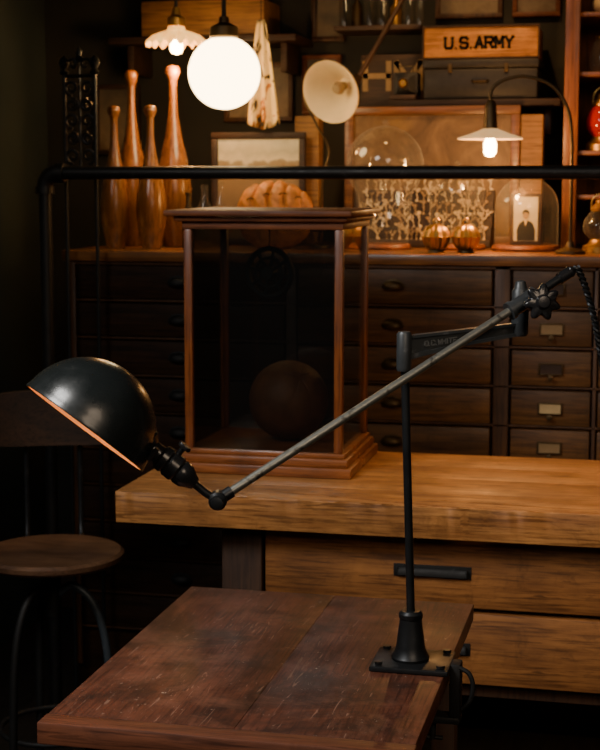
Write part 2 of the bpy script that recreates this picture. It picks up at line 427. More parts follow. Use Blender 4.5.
bm=bmesh.new(); bmesh.ops.create_uvsphere(bm,u_segments=64,v_segments=32,radius=.088)
for v in bm.verts:
    a=math.atan2(v.co.y,v.co.x); g=abs(math.sin(a*4))
    if g<.12: v.co*=.985
bmesh.ops.rotate(bm,verts=bm.verts,cent=(0,0,0),matrix=Matrix.Rotation(math.radians(40),3,'X')@Matrix.Rotation(math.radians(25),3,'Y'))
bmesh.ops.translate(bm,verts=bm.verts,vec=(-.762,3.19,.938))
tag(finish('leather_ball',bm,M['ball'],None,True),'old brown leather ball inside the glass showcase','ball')
WH=thing('spoked_wheel','small black iron spoked wheel hanging inside the glass showcase','wheel',(-.80,3.17,1.317))
cc=Vector((-.80,3.17,1.22)); ax=(0.2,1,0)
bm=bmesh.new(); tube_bm(bm,circ(cc,.052,ax,36),.006,8,True); tube_bm(bm,circ(cc,.032,ax,28),.004,8,True)
q=Vector((0,0,1)).rotation_difference(Vector(ax).normalized())
for i in range(8):
    a=i*PI/4; d=q@Vector((math.cos(a),math.sin(a),0)); tube_bm(bm,[cc+d*.008,cc+d*.052],.004,6)
lathe_bm(bm,[(0,-.012),(.014,-.012),(.014,.012),(0,.012)],cc,ax,16)
finish('rim_and_spokes',bm,M['darkiron'],WH,True)
rod('hanging_wire',(-.80,3.17,1.3175),(-.80,3.17,1.272),.0012,M['iron'],WH,6)

# ------------------------------------------------------------------ apothecary cabinet
A=thing('drawer_cabinet','long dark wooden cabinet with many small drawers','cabinet',(-.3,4.05,0))
box('body',-1.50,1.2,3.775,4.50,0,1.205,M['cabshade'],A)
box('countertop',-1.515,1.22,3.745,4.52,1.207,1.235,M['cabtop'],A,.005)
cols=[(-1.480,-.905,'cup'),(-.875,-.372,'cup'),(-.326,-.124,'lab'),(-.112,.09,'lab'),(.102,.304,'lab')]
st=[(-1.50,-1.482),(-.903,-.877),(-.368,-.330),(-.1225,-.1135),(.0915,.1005),(.306,.33)]
boxes('face_frame',[(a,b,3.757,3.776,.10,1.206) for a,b in st]+[(-1.482,.306,3.757,3.776,1.2065-.0995*k-.006,1.2065-.0995*k-.0005) for k in range(1,11)]+[(-1.482,.306,3.757,3.776,1.198,1.206)],M['cabframe'],A,.001)
for ci,(a,b,kind) in enumerate(cols):
    for k in range(10):
        zt=1.196-.0995*k; zb=zt-.088
        d=box('drawer',a+.003,b-.003,3.752+random.uniform(-.003,.004),3.776,zb+random.uniform(-.001,.001),zt,M['cabshade' if ci==0 or (k>4 and ci<2) else 'cab'],A,.003)  # left column and lower drawers take the shaded wood copy
        xc=(a+b)/2; zc=(zt+zb)/2
        if kind=='cup':
            bm=bmesh.new()
            lathe_bm(bm,[(0,.0),(.027,.0),(.028,.003),(.023,.010),(.013,.016),(0,.018)],(xc,3.750,zc),(0,-1,0),24)
            for v in bm.verts:
                v.co.z=zc+(v.co.z-zc)*.58
            bmesh.ops.bisect_plane(bm,geom=bm.verts[:]+bm.edges[:]+bm.faces[:],plane_co=(xc,3.75,zc-.006),plane_no=(0,0,-1),clear_outer=True)
            tube_bm(bm,[(xc-.029,3.7485,zc+.0),(xc-.019,3.7485,zc+.014),(xc,3.7485,zc+.018),(xc+.019,3.7485,zc+.014),(xc+.029,3.7485,zc)],.0025,6)
            finish('handle',bm,M['darkiron' if ci==0 else 'darkbrass'],d,True)  # left pulls darkened along with the shaded column
        else:
            bm=bmesh.new()
            for q_ in [(xc-.030,xc+.030,3.745,3.751,zc+.012,zc+.015),(xc-.030,xc+.030,3.745,3.751,zc-.015,zc-.012),(xc-.030,xc-.027,3.745,3.751,zc-.015,zc+.015),(xc+.027,xc+.030,3.745,3.751,zc-.015,zc+.015)]: bbox(bm,*q_,.0008)
            lathe_bm(bm,[(.004,0),(.004,.008),(.007,.010),(.007,.014),(0,.016)],(xc,3.748,zc-.021),(0,-1,0),12)
            finish('label_holder',bm,M['darkbrass'],d,True)
            box('card',xc-.026,xc+.026,3.748,3.7495,zc-.012,zc+.012,M['paper'] if k==3 else M['dullpaper'] if k%2 or k==4 else M['shelfwood'],d,0)

# ------------------------------------------------------------------ pipe rail
P=thing('pipe_rail','black iron pipe rail running above the drawer cabinet','pipe rail',(-.5,3.62,0))
tube('horizontal_pipe',[(-1.47,3.62,1.438),(.9,3.62,1.438)],.0165,M['pipe'],P,20)
for sx,x in ((1,-1.505),(-1,.935)):
    pts=[(x,3.62,1.40)]+[(x+sx*.035*(1-math.cos(t)),3.62,1.403+.035*math.sin(t)) for t in [i*PI/12 for i in range(0,7)]]+[(x+sx*.04,3.62,1.438)]
    bm=bmesh.new(); tube_bm(bm,pts,.021,18); tube_bm(bm,[(x,3.62,1.385),(x,3.62,1.403)],.025,18); tube_bm(bm,[(x+sx*.034,3.62,1.438),(x+sx*.054,3.62,1.438)],.025,18)
    finish('elbow_fitting',bm,M['pipe'],P,True)
    rod('vertical_pipe',(x,3.62,.012),(x,3.62,1.39),.0165,M['pipe'],P,18)
    lathe('floor_flange',[(0,0),(.045,0),(.045,.008),(.022,.012),(.022,.03),(0,.03)],(x,3.62,0),M['pipe'],P)
bm=bmesh.new(); tube_bm(bm,[(.128,3.62,1.438),(.172,3.62,1.438)],.021,18); finish('coupling',bm,M['pipe'],P,True)

# ------------------------------------------------------------------ iron stand
S=thing('iron_stand','tall ornate black iron stand with scrollwork beside the clubs','iron stand',(-1.432,3.69,0))
for x in (-1.475,-1.392):
    rod('upright',(x,3.69,.0),(x,3.69,1.69),.0050,M['iron'],S,10)
    lathe('finial',[(0,0),(.008,0),(.013,.006),(.006,.013),(.010,.020),(.014,.029),(.011,.040),(.004,.046),(0,.050)],(x,3.69,1.688),M['iron'],S,segs=16)
    tube('foot',[(x,3.66,.006),(x,3.73,.006)],.006,M['iron'],S,8)
for z in (1.685,1.45,.9,.4,.05): tube('crossbar',[(-1.475,3.69,z),(-1.392,3.69,z)],.0045,M['iron'],S,8)
rod('center_spindle',(-1.4335,3.69,1.45),(-1.4335,3.69,1.72),.0032,M['iron'],S,8)
lathe('finial',[(0,0),(.006,.002),(.010,.010),(.006,.018),(.008,.026),(.004,.036),(0,.042)],(-1.4335,3.69,1.718),M['iron'],S,segs=14)
def spiral(cx_,cz,r0,turns,sgn,start):
    return [(cx_+sgn*(r0*(1-.72*t))*math.cos(start+t*turns*2*PI),3.69,cz+(r0*(1-.72*t))*math.sin(start+t*turns*2*PI)) for t in [i/28 for i in range(29)]]
for iz,(z,rr_) in enumerate(((1.655,.0200),(1.612,.0170),(1.572,.0205),(1.526,.0165),(1.482,.0205))):
    for sg in (-1,1):
        k=1 if iz%2 else -1
        tube('scroll',spiral(-1.4335+sg*.0205,z,rr_,1.5 if iz%2 else 1.2,sg,k*PI/2),.0038,M['iron'],S,8)
for sg in (-1,1):
    tube('curled_crest',[(-1.4335+sg*.041,3.69,1.685),(-1.4335+sg*.036,3.69,1.715),(-1.4335+sg*.018,3.69,1.728),(-1.4335+sg*.008,3.69,1.716),(-1.4335+sg*.016,3.69,1.706),(-1.4335+sg*.022,3.69,1.713)],.0036,M['iron'],S,8,smooth=5)

# ------------------------------------------------------------------ clubs
def club(x,y,h,r,lab):
    z=1.235
    pr=[(0,0),(.55*r,0),(.62*r,.008),(.9*r,.16*h),(r,.27*h),(.96*r,.36*h),(.78*r,.48*h),(.5*r,.60*h),(.30*r,.72*h),(.235*r,.82*h),(.235*r,.90*h),(.30*r,.925*h),(.40*r,.95*h),(.42*r,.965*h),(.34*r,.988*h),(0,h)]
    P3=catmull([(a,0,b) for a,b in pr[1:]],3)
    pr2=[(0,0)]+[(max(p.x,0),p.z) for p in P3[:-1]]+[(0,h)]
    o=lathe('exercise_club',pr2,(x,y,z),M['club'],segs=32); tag(o,lab,'wooden club','wooden exercise clubs on the cabinet')
club(-1.411,3.88,.385,.041,'short varnished wooden exercise club standing on the cabinet')
club(-1.413,4.03,.49,.046,'tall slim varnished wooden exercise club standing behind a shorter one')
club(-1.308,3.88,.385,.041,'short varnished wooden exercise club standing on the cabinet')
club(-1.288,4.02,.50,.050,'tallest wide varnished wooden exercise club standing on the cabinet')

# ------------------------------------------------------------------ pendants
G=thing('globe_pendant_lamp','round glowing opal glass globe pendant lamp','pendant lamp',(-1.078,3.80,2.7))
bm=bmesh.new(); bmesh.ops.create_uvsphere(bm,u_segments=40,v_segments=24,radius=.093); bmesh.ops.translate(bm,verts=bm.verts,vec=(-1.078,3.8,1.6945)); finish('globe_shade',bm,M['globe'],G,True)
lathe('fitter',[(0,.05),(.012,.05),(.014,.035),(.035,.025),(.038,0),(.034,-.006),(0,-.006)],(-1.078,3.8,1.786),M['darkbrass'],G)
rod('rod',(-1.078,3.8,1.83),(-1.078,3.8,2.69),.006,M['iron'],G,10)
lathe('ceiling_canopy',[(0,0),(.05,0),(.04,-.025),(0,-.03)],(-1.078,3.8,2.70),M['darkbrass'],G)
G=thing('fluted_pendant_lamp','pendant lamp with ruffled milk glass shade glowing warmly','pendant lamp',(-1.27,4.0,2.7))
bm=bmesh.new()
pr=[(.022,.040),(.026,.030),(.046,.022),(.066,.012),(.082,-.004),(.0815,-.008),(.064,.006),(.044,.016),(.022,.024)]
segs=144; rings=[]
for r,z in pr:
    k=max(0,(r-.03)/.052)
    rings.append([bm.verts.new((-1.27+r*(1+.03*k*math.cos(18*2*PI*i/segs))*math.cos(2*PI*i/segs),4.0+r*(1+.03*k*math.cos(18*2*PI*i/segs))*math.sin(2*PI*i/segs),1.795+z+.0065*k*math.sin(18*2*PI*i/segs))) for i in range(segs)])
for a_,b_ in zip(rings,rings[1:]):
    for i in range(segs): bm.faces.new((a_[i],a_[(i+1)%segs],b_[(i+1)%segs],b_[i]))
finish('fluted_shade',bm,M['milk'],G,True)
lathe('bulb',[(0,-.046),(.014,-.041),(.018,-.030),(.016,-.010),(.010,.004),(0,.006)],(-1.27,4.0,1.806),M['bulb'],G)
lathe('fitter',[(0,.04),(.010,.04),(.013,.02),(.024,.012),(.024,-.01),(0,-.01)],(-1.27,4.0,1.846),M['brass'],G)
rod('rod',(-1.27,4.0,1.88),(-1.27,4.0,2.69),.004,M['iron'],G,10)
lathe('ceiling_canopy',[(0,0),(.05,0),(.04,-.025),(0,-.03)],(-1.27,4.0,2.70),M['darkbrass'],G)

o=boxes('wall_shelf',[(-1.60,-1.02,4.36,4.60,1.825,1.845),(-1.56,-1.54,4.42,4.60,1.74,1.825),(-1.08,-1.06,4.42,4.60,1.74,1.825)],M['shelfwood']); tag(o,'dark wooden wall shelf carrying a crate','shelf')
o=boxes('wooden_crate',[(-1.50,-1.12,4.38,4.395,1.846,1.95),(-1.50,-1.12,4.56,4.575,1.846,1.95),(-1.50,-1.485,4.395,4.56,1.846,1.95),(-1.135,-1.12,4.395,4.56,1.846,1.95),(-1.485,-1.135,4.395,4.56,1.846,1.86)],M['boxwood']); tag(o,'shallow brown wooden crate on the wall shelf','crate')
def wallpic(x0,x1,z0,z1,lab,fm='shelfwood',pm='print2'):
    K=thing('framed_picture',lab,'picture',((x0+x1)/2,4.59,z0))
    f=.014
    boxes('frame',[(x0,x1,4.575,4.5995,z0,z0+f),(x0,x1,4.575,4.5995,z1-f,z1),(x0,x0+f,4.575,4.5995,z0+f,z1-f),(x1-f,x1,4.575,4.5995,z0+f,z1-f)],M[fm],K,.002)
    box('print',x0+f,x1-f,4.588,4.594,z0+f,z1-f,M[pm],K,0)
wallpic(-1.73,-1.58,1.50,1.72,'dark wooden framed picture on the back wall')
wallpic(-1.30,-1.08,1.60,1.78,'small framed picture on the back wall','cabframe')
wallpic(-1.05,-.93,1.62,1.80,'narrow framed picture on the back wall','case')
wallpic(-1.02,-.92,1.84,2.02,'small framed picture hanging high on the back wall','cabframe')
wallpic(-.64,-.44,1.90,2.08,'wide framed picture above the lettered box','cabframe')
wallpic(-.41,-.27,1.90,2.10,'framed picture hanging above the lettered box','case')
bm=bmesh.new()
rows=18; colsn=20; grid=[]
for i in range(rows+1):
    t=i/rows; z=1.86-.285*t; hw=.012+.036*t**.8; cx=-1.062+.006*t
    grid.append([bm.verts.new((cx+hw*(2*j/colsn-1),4.12+.008*math.sin(j*.85+t*1.5)*(.3+t),z-.016*(1-abs(2*j/colsn-1))*t)) for j in range(colsn+1)])
for i in range(rows):
    for j in range(colsn): bm.faces.new((grid[i][j],grid[i][j+1],grid[i+1][j+1],grid[i+1][j]))
F=thing('hanging_cloth','pale pointed cloth with bold dark print hanging by a cord','cloth',(-1.055,4.12,1.86))
c_=finish('cloth_panel',bm,M['cloth'],F,True)
md=c_.modifiers.new('s','SOLIDIFY'); md.thickness=.0015
rod('cord',(-1.062,4.12,1.855),(-1.062,4.12,2.70),.0015,M['iron'],F,6)

# ------------------------------------------------------------------ wall shelf with army box
o=boxes('wall_shelf',[(-.86,-.25,4.33,4.60,1.628,1.648),(-.80,-.78,4.42,4.60,1.55,1.628),(-.30,-.28,4.42,4.60,1.55,1.628)],M['shelfwood']); tag(o,'dark wooden wall shelf under the trunk','shelf')
K=thing('trunk','black leather covered trunk with brass catches on the shelf','trunk',(-.478,4.45,1.649))
box('trunk_body',-.640,-.315,4.35,4.55,1.649,1.735,M['black'],K,.006)
box('trunk_lid',-.644,-.311,4.346,4.554,1.736,1.762,M['black'],K,.006)
for xa in (-.57,-.41): box('catch',xa,xa+.012,4.342,4.350,1.724,1.748,M['darkbrass'],K,.001)
tube('handle',[(-.50,4.348,1.70),(-.495,4.335,1.698),(-.46,4.335,1.698),(-.455,4.348,1.70)],.004,M['darkbrass'],K,8)
K=thing('army_box','orange-tan wooden military box lettered in black on the trunk','wooden box',(-.475,4.45,1.763))
box('box_body',-.640,-.316,4.352,4.54,1.7635,1.852,M['armybox'],K,.004)
boxes('edge_trim',[(-.644,-.312,4.347,4.352,1.7635,1.767),(-.644,-.312,4.347,4.352,1.851,1.856),(-.644,-.640,4.347,4.352,1.767,1.851),(-.316,-.312,4.347,4.352,1.767,1.851)],M['benchleg'],K,.0008)
bm=letters('U.S.ARMY',.192,.029,.0084,lambda x,y,d:Vector((-.483+x,4.3518-d,1.793+y)),.001,True,.38)
finish('lettering',bm,M['ink'],K)
K=thing('lettered_sign','dark board with large pale letters behind the antique camera','sign',(-.745,4.50,1.649))
box('board',-.850,-.655,4.49,4.51,1.649,1.790,M['shelfwood'],K,.002)
bm=letters('HM',.165,.075,.016,lambda x,y,d:Vector((-.7535+x,4.4898-d,1.690+y)),.0015)
finish('lettering',bm,M['dullpaper'],K)
cx=-.700; h0=1.649
K=thing('box_camera','antique black bellows camera standing in front of lettered board','camera',(cx,4.40,h0))
box('camera_body',cx-.036,cx+.036,4.40,4.46,h0+.016,h0+.082,M['black'],K,.005)
box('camera_bed',cx-.038,cx+.038,4.345,4.46,h0,h0+.015,M['benchleg'],K,.003)
bm=bmesh.new()
for i in range(5):
    s_=.028-.0025*i; y=4.40-.009*i; bbox(bm,cx-s_,cx+s_,y-.007,y,h0+.048-s_,h0+.048+s_,.002)
finish('bellows',bm,M['black'],K,True)
lathe('lens',[(0,0),(.014,0),(.014,.006),(.011,.010),(.009,.006),(0,.006)],(cx,4.356,h0+.048),M['brass'],K,axis=(0,-1,0))
tube('viewfinder_frame',[(cx-.020,4.41,h0+.082),(cx-.020,4.41,h0+.100),(cx+.020,4.41,h0+.100),(cx+.020,4.41,h0+.082)],.002,M['darkbrass'],K,6)
o=boxes('wall_shelf',[(-.92,-.66,4.42,4.60,1.856,1.870)],M['shelfwood']); tag(o,'short dark wall shelf holding old bottles','shelf')
for i,(x,h,r,m_) in enumerate(((-.90,.13,.018,'glass'),(-.862,.10,.016,'darkbrass'),(-.825,.15,.017,'glass'),(-.786,.12,.018,'glass'),(-.745,.09,.017,'brass'),(-.708,.14,.016,'glass'),(-.675,.11,.012,'glass'))):
    o=lathe('glass_bottle',[(0,0),(r,0),(r,.6*h),(.4*r,.75*h),(.4*r,h*.95),(.5*r,h*.96),(.5*r,h),(0,h)],(x,4.49,1.871),M[m_]); tag(o,'small old bottle on the short wall shelf','bottle','bottles on the wall shelf')

# ------------------------------------------------------------------ leaning canvas frame
K=thing('framed_painting','large grey-brown painting in a wooden frame behind the bell jars','painting',(-.605,4.28,1.236))
boxes('frame',[(-.855,-.355,4.270,4.295,1.236,1.262),(-.855,-.355,4.270,4.295,1.603,1.627),(-.855,-.829,4.270,4.295,1.262,1.603),(-.381,-.355,4.270,4.295,1.262,1.603)],M['cabtop'],K,.003)
box('canvas',-.829,-.381,4.282,4.290,1.262,1.603,M['canvas'],K,0)
K=thing('framed_print','dark framed landscape print standing on the cabinet','picture',(-1.08,4.16,1.236))
boxes('frame',[(-1.218,-.944,4.150,4.168,1.236,1.254),(-1.218,-.944,4.150,4.168,1.536,1.554),(-1.218,-1.200,4.150,4.168,1.254,1.536),(-.962,-.944,4.150,4.168,1.254,1.536)],M['shelfwood'],K,.003)
box('print',-1.200,-.962,4.158,4.164,1.254,1.536,M['print'],K,0)
o=box('cardboard_box',-.985,-.915,4.20,4.26,1.236,1.60,M['boxwood'],None,.002); tag(o,'tall narrow tan cardboard box behind the print','box')
o=box('wooden_board',-.350,-.290,4.24,4.30,1.236,1.60,M['boxwood'],None,.002); tag(o,'narrow upright wooden block beside the painting','wooden block')

# ------------------------------------------------------------------ cone lamp
K=thing('wall_swing_lamp','cream enamel bell-shaped lamp on a long brown swing arm','lamp',(-.66,4.45,2.15))
ax=Vector((-.34,-.89,-.30)).normalized(); c0=Vector((-.832,3.98,1.654))
lathe('lamp_shade',[(.016,-.095),(.022,-.080),(.036,-.060),(.056,-.036),(.074,-.011),(.086,.004),(.085,.008),(.072,-.007),(.052,-.032),(.032,-.054),(.018,-.072),(0,-.076)],c0,[M['cream']],K,axis=ax,segs=48)
bm=bmesh.new(); lathe_bm(bm,[(0,-.018),(.012,-.022),(.018,-.036),(.013,-.052),(.010,-.064),(0,-.068)],c0,ax,20); finish('bulb',bm,M['dullpaper'],K,True)
bk=c0-ax*.095
lathe('socket',[(0,0),(.017,0),(.017,-.03),(.010,-.045),(0,-.045)],bk,M['darkbrass'],K,axis=ax)
b2=bk-ax*.045
tube('arm',[b2,b2+Vector((.015,.01,.03)),(-.70,4.18,1.87),(-.60,4.30,2.10),(-.58,4.52,2.14)],.007,M['benchleg'],K,10,smooth=6)
lathe('wall_plate',[(0,0),(.03,0),(.03,.02),(.012,.04),(0,.04)],(-.58,4.58,2.14),M['iron'],K,axis=(0,-1,0))
K=thing('gooseneck_stand','thin curved dark metal gooseneck stand on the cabinet','stand',(-.86,4.0,1.236))
tube('gooseneck',[(-.875,4.02,1.25),(-.865,4.02,1.42),(-.85,4.03,1.50),(-.885,4.03,1.57),(-.918,4.03,1.64),(-.905,4.03,1.71),(-.87,4.04,1.745)],.0030,M['darkbrass'],K,8,smooth=6)
lathe('base',[(0,0),(.03,0),(.028,.008),(.006,.014),(0,.014)],(-.875,4.02,1.236),M['darkbrass'],K)

# ------------------------------------------------------------------ glass domes
def dome(x,y,r,top,lab,round_=False,br=None):
    D=thing('bell_jar',lab,'bell jar',(x,y,1.236))
    br=br or r+.008
    lathe('base',[(0,0),(br-.002,0),(br,.006),(br-.004,.014),(0,.014)],(x,y,1.236),M['case'],D,segs=40)
    z0=.014; H=top-1.236
    if round_:
        cz=H-r; pr=[(.62*r,z0),(.62*r,z0+.03)]+[(r*math.cos(t),cz+r*math.sin(t)) for t in [math.radians(a) for a in range(-45,90,7)]]+[(0,H)]
    else:
        pr=[(r,z0),(r,H-r)]+[(r*math.cos(t),H-r+r*math.sin(t)) for t in [math.radians(a) for a in range(8,90,8)]]+[(0,H)]
    lathe('glass_dome',pr,(x,y,1.236),M['glass'],D,segs=48)
    lathe('knob',[(0,0),(.006,0),(.005,.004),(.009,.010),(.007,.016),(0,.018)],(x,y,top-.002),M['glass'],D,segs=20)
    return D
dome(-.690,4.0,.103,1.563,'tall round glass bell jar on a wooden base',True,.072)
dome(-.500,4.03,.072,1.455,'low glass bell jar on a wooden base')
dome(-.312,4.0,.083,1.428,'glass bell jar covering a small portrait photograph')
K=thing('portrait_card','dark framed portrait photograph under the glass bell jar','photograph',(-.312,3.99,1.251))
boxes('frame',[(-.353,-.272,3.985,3.992,1.251,1.385)],M['shelfwood'],K,.001)
box('print',-.344,-.281,3.983,3.9848,1.261,1.376,M['greypaper'],K,0)
def flat(name,prof,y0,m):
    bm=bmesh.new()
    f1=[bm.verts.new((-.3125+a,y0,b)) for a,b in prof]; f2=[bm.verts.new((-.3125+a,y0+.0004,b)) for a,b in prof]
    bm.faces.new(f1); bm.faces.new(f2[::-1])
    for i in range(len(prof)): bm.faces.new((f1[i],f2[i],f2[(i+1)%len(prof)],f1[(i+1)%len(prof)]))
    finish(name,bm,m,K)
flat('portrait_jacket',[(-.022,1.262),(.024,1.262),(.025,1.290),(.018,1.308),(.006,1.315),(-.006,1.315),(-.017,1.306),(-.023,1.290)],3.9825,M['ink'])
flat('portrait_collar',[(-.005,1.316),(.005,1.316),(0.0,1.300)],3.9820,M['paper'])
flat('portrait_face',[(.0075*math.cos(a),1.328+.0105*math.sin(a)) for a in [i*PI/8 for i in range(16)]],3.9815,M['dullpaper'])
flat('portrait_hair',[(-.009,1.330),(-.008,1.338),(-.003,1.343),(.004,1.343),(.009,1.337),(.009,1.329),(.005,1.336),(-.004,1.336)],3.9810,M['ink'])
# pale branching sprigs on a stepped riser
steps=((4.137,1.256),(4.163,1.290),(4.189,1.325),(4.215,1.360),(4.241,1.392))
o=boxes('stepped_riser',[(-.79,-.42,y-.013,y+.013,1.236,z) for y,z in steps],M['shelfwood'],None,.001); tag(o,'dark stepped display riser holding pale coral sprigs','display stand')
protos=[]
rs=random.Random(11)
for v_ in range(8):
    bm=bmesh.new()
    lathe_bm(bm,[(0,0),(.005,0),(.004,.003),(.0015,.005),(0,.005)],(0,0,0),segs=8)
    def grow(p,d,l,r,dep):
        q_=p+d*l; mid=(p+q_)/2+Vector((rs.uniform(-1,1),rs.uniform(-.5,.5),0))*l*.25
        tube_bm(bm,[p,mid,q_],[r,r*.9,r*.75],5)
        if rs.random()<.35 and dep<3: bmesh.ops.create_icosphere(bm,subdivisions=1,radius=r*rs.uniform(1.8,2.8),matrix=Matrix.Translation(mid))
        if dep==0:
            bmesh.ops.create_icosphere(bm,subdivisions=1,radius=r*rs.uniform(1.8,3.4),matrix=Matrix.Translation(q_)); return
        for k in range(rs.choice((1,2,2,3)) if dep<3 else rs.choice((2,3))):
            a=rs.uniform(-1.2,1.2); nd=(d+Vector((math.sin(a)*1.1,rs.uniform(-.4,.4),rs.uniform(-.4,.3)))).normalized()
            grow(q_,nd,l*rs.uniform(.55,.95),r*.78,dep-1)
    grow(Vector((0,0,.002)),Vector((rs.uniform(-.4,.4),0,1)).normalized(),rs.uniform(.009,.016),.0018,3)
    for v in bm.verts:
        if v.co.z<0: v.co.z=0
    protos.append([finish('coral_sprig',bm,M['coral'],None,True),True])
cnt=0
for row,(y,z) in enumerate(steps):
    x=-.782
    while x<-.425:
        pr_=protos[cnt%8] if cnt<8 else random.choice(protos); cnt+=1
        oo=pr_[0] if pr_[1] else pr_[0].copy()
        if not pr_[1]: COL.objects.link(oo)
        first_=pr_[1]; pr_[1]=False
        if first_: pr_.append(oo.location.z)
        s_=random.uniform(.65,1.2)
        oo.scale=(s_*random.uniform(.8,1.2),s_*.55,s_)
        oo.location=Vector((x,y,z+pr_[2]*s_+.0005)); oo.rotation_euler=(0,random.uniform(-.05,.05),random.choice((0,PI))+random.uniform(-.5,.5))
        tag(oo,'small pale branching coral sprig standing on the riser','coral','pale coral sprigs on the riser')
        x+=random.uniform(.013,.026)
for x in (-.528,-.452):
    K=thing('sleigh_bell','round brass sleigh bell on a ribbed mount','bell',(x,3.84,1.236),'brass bells on the cabinet')
    lathe('bell_body',[(0,0),(.014,.001),(.026,.010),(.032,.024),(.034,.034),(.0355,.036),(.034,.038),(.032,.048),(.024,.060),(.012,.067),(0,.068)],(x,3.84,1.240),M['brass'],K,segs=60,fn=lambda a,r,z:1+.09*math.cos(a*10))
    tube('loop',circ((x,3.84,1.314),.008,(0,1,0),16),.0025,M['brass'],K,8,True)
    lathe('foot',[(0,0),(.022,0),(.020,.006),(0,.006)],(x,3.84,1.2355),M['darkbrass'],K)

# ------------------------------------------------------------------ small table lamp
K=thing('counter_lamp','small lamp with curved arm and lit white shade','lamp',(-.19,3.85,1.236))
lathe('base',[(0,0),(.038,0),(.038,.006),(.012,.016),(.008,.03),(0,.03)],(-.19,3.85,1.236),M['darkbrass'],K)
tube('arm',[(-.19,3.85,1.26),(-.19,3.85,1.40),(-.192,3.85,1.53),(-.205,3.85,1.60),(-.245,3.85,1.655),(-.31,3.85,1.677),(-.365,3.85,1.668),(-.393,3.85,1.645),(-.395,3.85,1.61)],.0045,M['darkbrass'],K,10,smooth=6)
lathe('socket',[(0,.065),(.008,.065),(.014,.055),(.016,.02),(.018,-.006),(0,-.006)],(-.395,3.85,1.555),M['darkbrass'],K)
lathe('lamp_shade',[(.016,.028),(.024,.024),(.050,.014),(.0815,.004),(.083,0),(.080,.001),(.048,.010),(.016,.020)],(-.395,3.85,1.522),M['milk2'],K,segs=40)
lathe('bulb',[(0,-.052),(.010,-.050),(.016,-.040),(.016,-.020),(.010,0),(0,.004)],(-.395,3.85,1.530),M['bulb'],K)

# ------------------------------------------------------------------ right cupboard
K=thing('glazed_cupboard','reddish wooden display cupboard standing on the cabinet','cupboard',(.02,4.3,1.236))
boxes('frame',[(-.228,-.190,4.12,4.15,1.236,2.35),(.30,.338,4.12,4.15,1.236,2.35),(-.228,-.205,4.15,4.48,1.236,2.35),(.315,.338,4.15,4.48,1.236,2.35),(-.205,.315,4.46,4.48,1.236,2.35),(-.228,.338,4.12,4.48,2.35,2.38)],M['orange'],K,.002)
for z in (1.38,1.498,1.706,1.862,2.1): box('shelf',-.204,.314,4.14,4.458,z-.012,z,M['orange'],K,.002)
def jar(x,y,z,h,r,m,lab,cat,nm='glass_jar'):
    K=thing(nm,lab,cat,(x,y,z))
    pp=catmull([(.7*r,0,0),(r,0,.2*h),(1.02*r,0,.45*h),(.85*r,0,.72*h),(.6*r,0,.86*h),(.6*r,0,.9*h)],4)
    lathe('jar_body',[(0,0)]+[(p.x,p.z) for p in pp]+[(0,.9*h)],(x,y,z),m,K)
    lathe('lid',[(0,.9*h),(.65*r,.9*h),(.65*r,.97*h),(.2*r,h),(0,1.03*h)],(x,y,z),M['brass'],K)
def lantern(x,y,z,r,h,gm,lab):
    K=thing('lantern',lab,'lantern',(x,y,z))
    lathe('base',[(0,0),(r,0),(r,.10*h),(.7*r,.16*h),(.6*r,.22*h),(0,.22*h)],(x,y,z),M['brass'],K)
    pp=catmull([(.6*r,0,.22*h),(.95*r,0,.34*h),(1.0*r,0,.48*h),(.8*r,0,.62*h),(.5*r,0,.72*h)],4)
    lathe('globe',[(p.x,p.z) for p in pp],(x,y,z),gm,K)
    lathe('cap',[(0,.70*h),(.6*r,.70*h),(.62*r,.74*h),(.35*r,.84*h),(.35*r,.88*h),(.12*r,.92*h),(0,.92*h)],(x,y,z),M['brass'],K)
    tube('bail',[(x-.6*r,y,z+.74*h),(x-.5*r,y,z+.92*h),(x,y,z+h),(x+.5*r,y,z+.92*h),(x+.6*r,y,z+.74*h)],.0018,M['brass'],K,6,smooth=4)
lantern(-.128,4.20,1.499,.044,.17,M['redglass'],'small brass lantern with red glass globe on cupboard shelf')
lantern(-.02,4.20,1.499,.044,.17,M['redglass'],'small brass lantern with red glass globe on cupboard shelf')
jar(-.12,4.2,1.863,.07,.04,M['paper'],'pale jar with brass lid on cupboard shelf','jar')
jar(-.13,4.2,1.707,.10,.035,M['glass'],'clear glass jar with brass lid on cupboard shelf','jar')
lantern(-.115,3.93,1.236,.046,.15,M['glass'],'old brass lantern with clear glass globe on the cabinet')
jar(-.0,4.03,1.236,.15,.04,M['glass'],'clear glass jar with brass lid on the cabinet','jar')

# ------------------------------------------------------------------ glove and small bottles
K=thing('baseball_glove','worn creased tan leather baseball glove lying on the cabinet','baseball glove',(-.985,3.95,1.236))
bm=bmesh.new()
bmesh.ops.create_uvsphere(bm,u_segments=200,v_segments=100,radius=1)
for v in bm.verts:
    p=v.co.copy(); x=p.x
    ph=(x+.20*p.z*p.x+.06*math.sin(p.z*4)+.06)*PI/.44
    cr=(1-abs(math.sin(ph)))**2.2
    up=max(0,min(1,(p.z+.25)*1.5))
    wr=.014*math.sin(p.x*9+p.z*14)+.012*math.sin(p.x*17-p.z*8)+.008*math.sin(p.x*31+p.z*23)
    k=1-.34*cr*up+wr
    zz=p.z if p.z<0 else p.z**.8
    v.co=Vector((-.985+p.x*.107,3.964+p.y*.042*k*(1 if p.y<0 else .6),1.324+zz*.094*(1 if p.z<0 else (1-.11*cr+wr*.8))*(1-.05*p.x if p.x<0 else 1)))
finish('glove_body',bm,M['leather'],K,True)
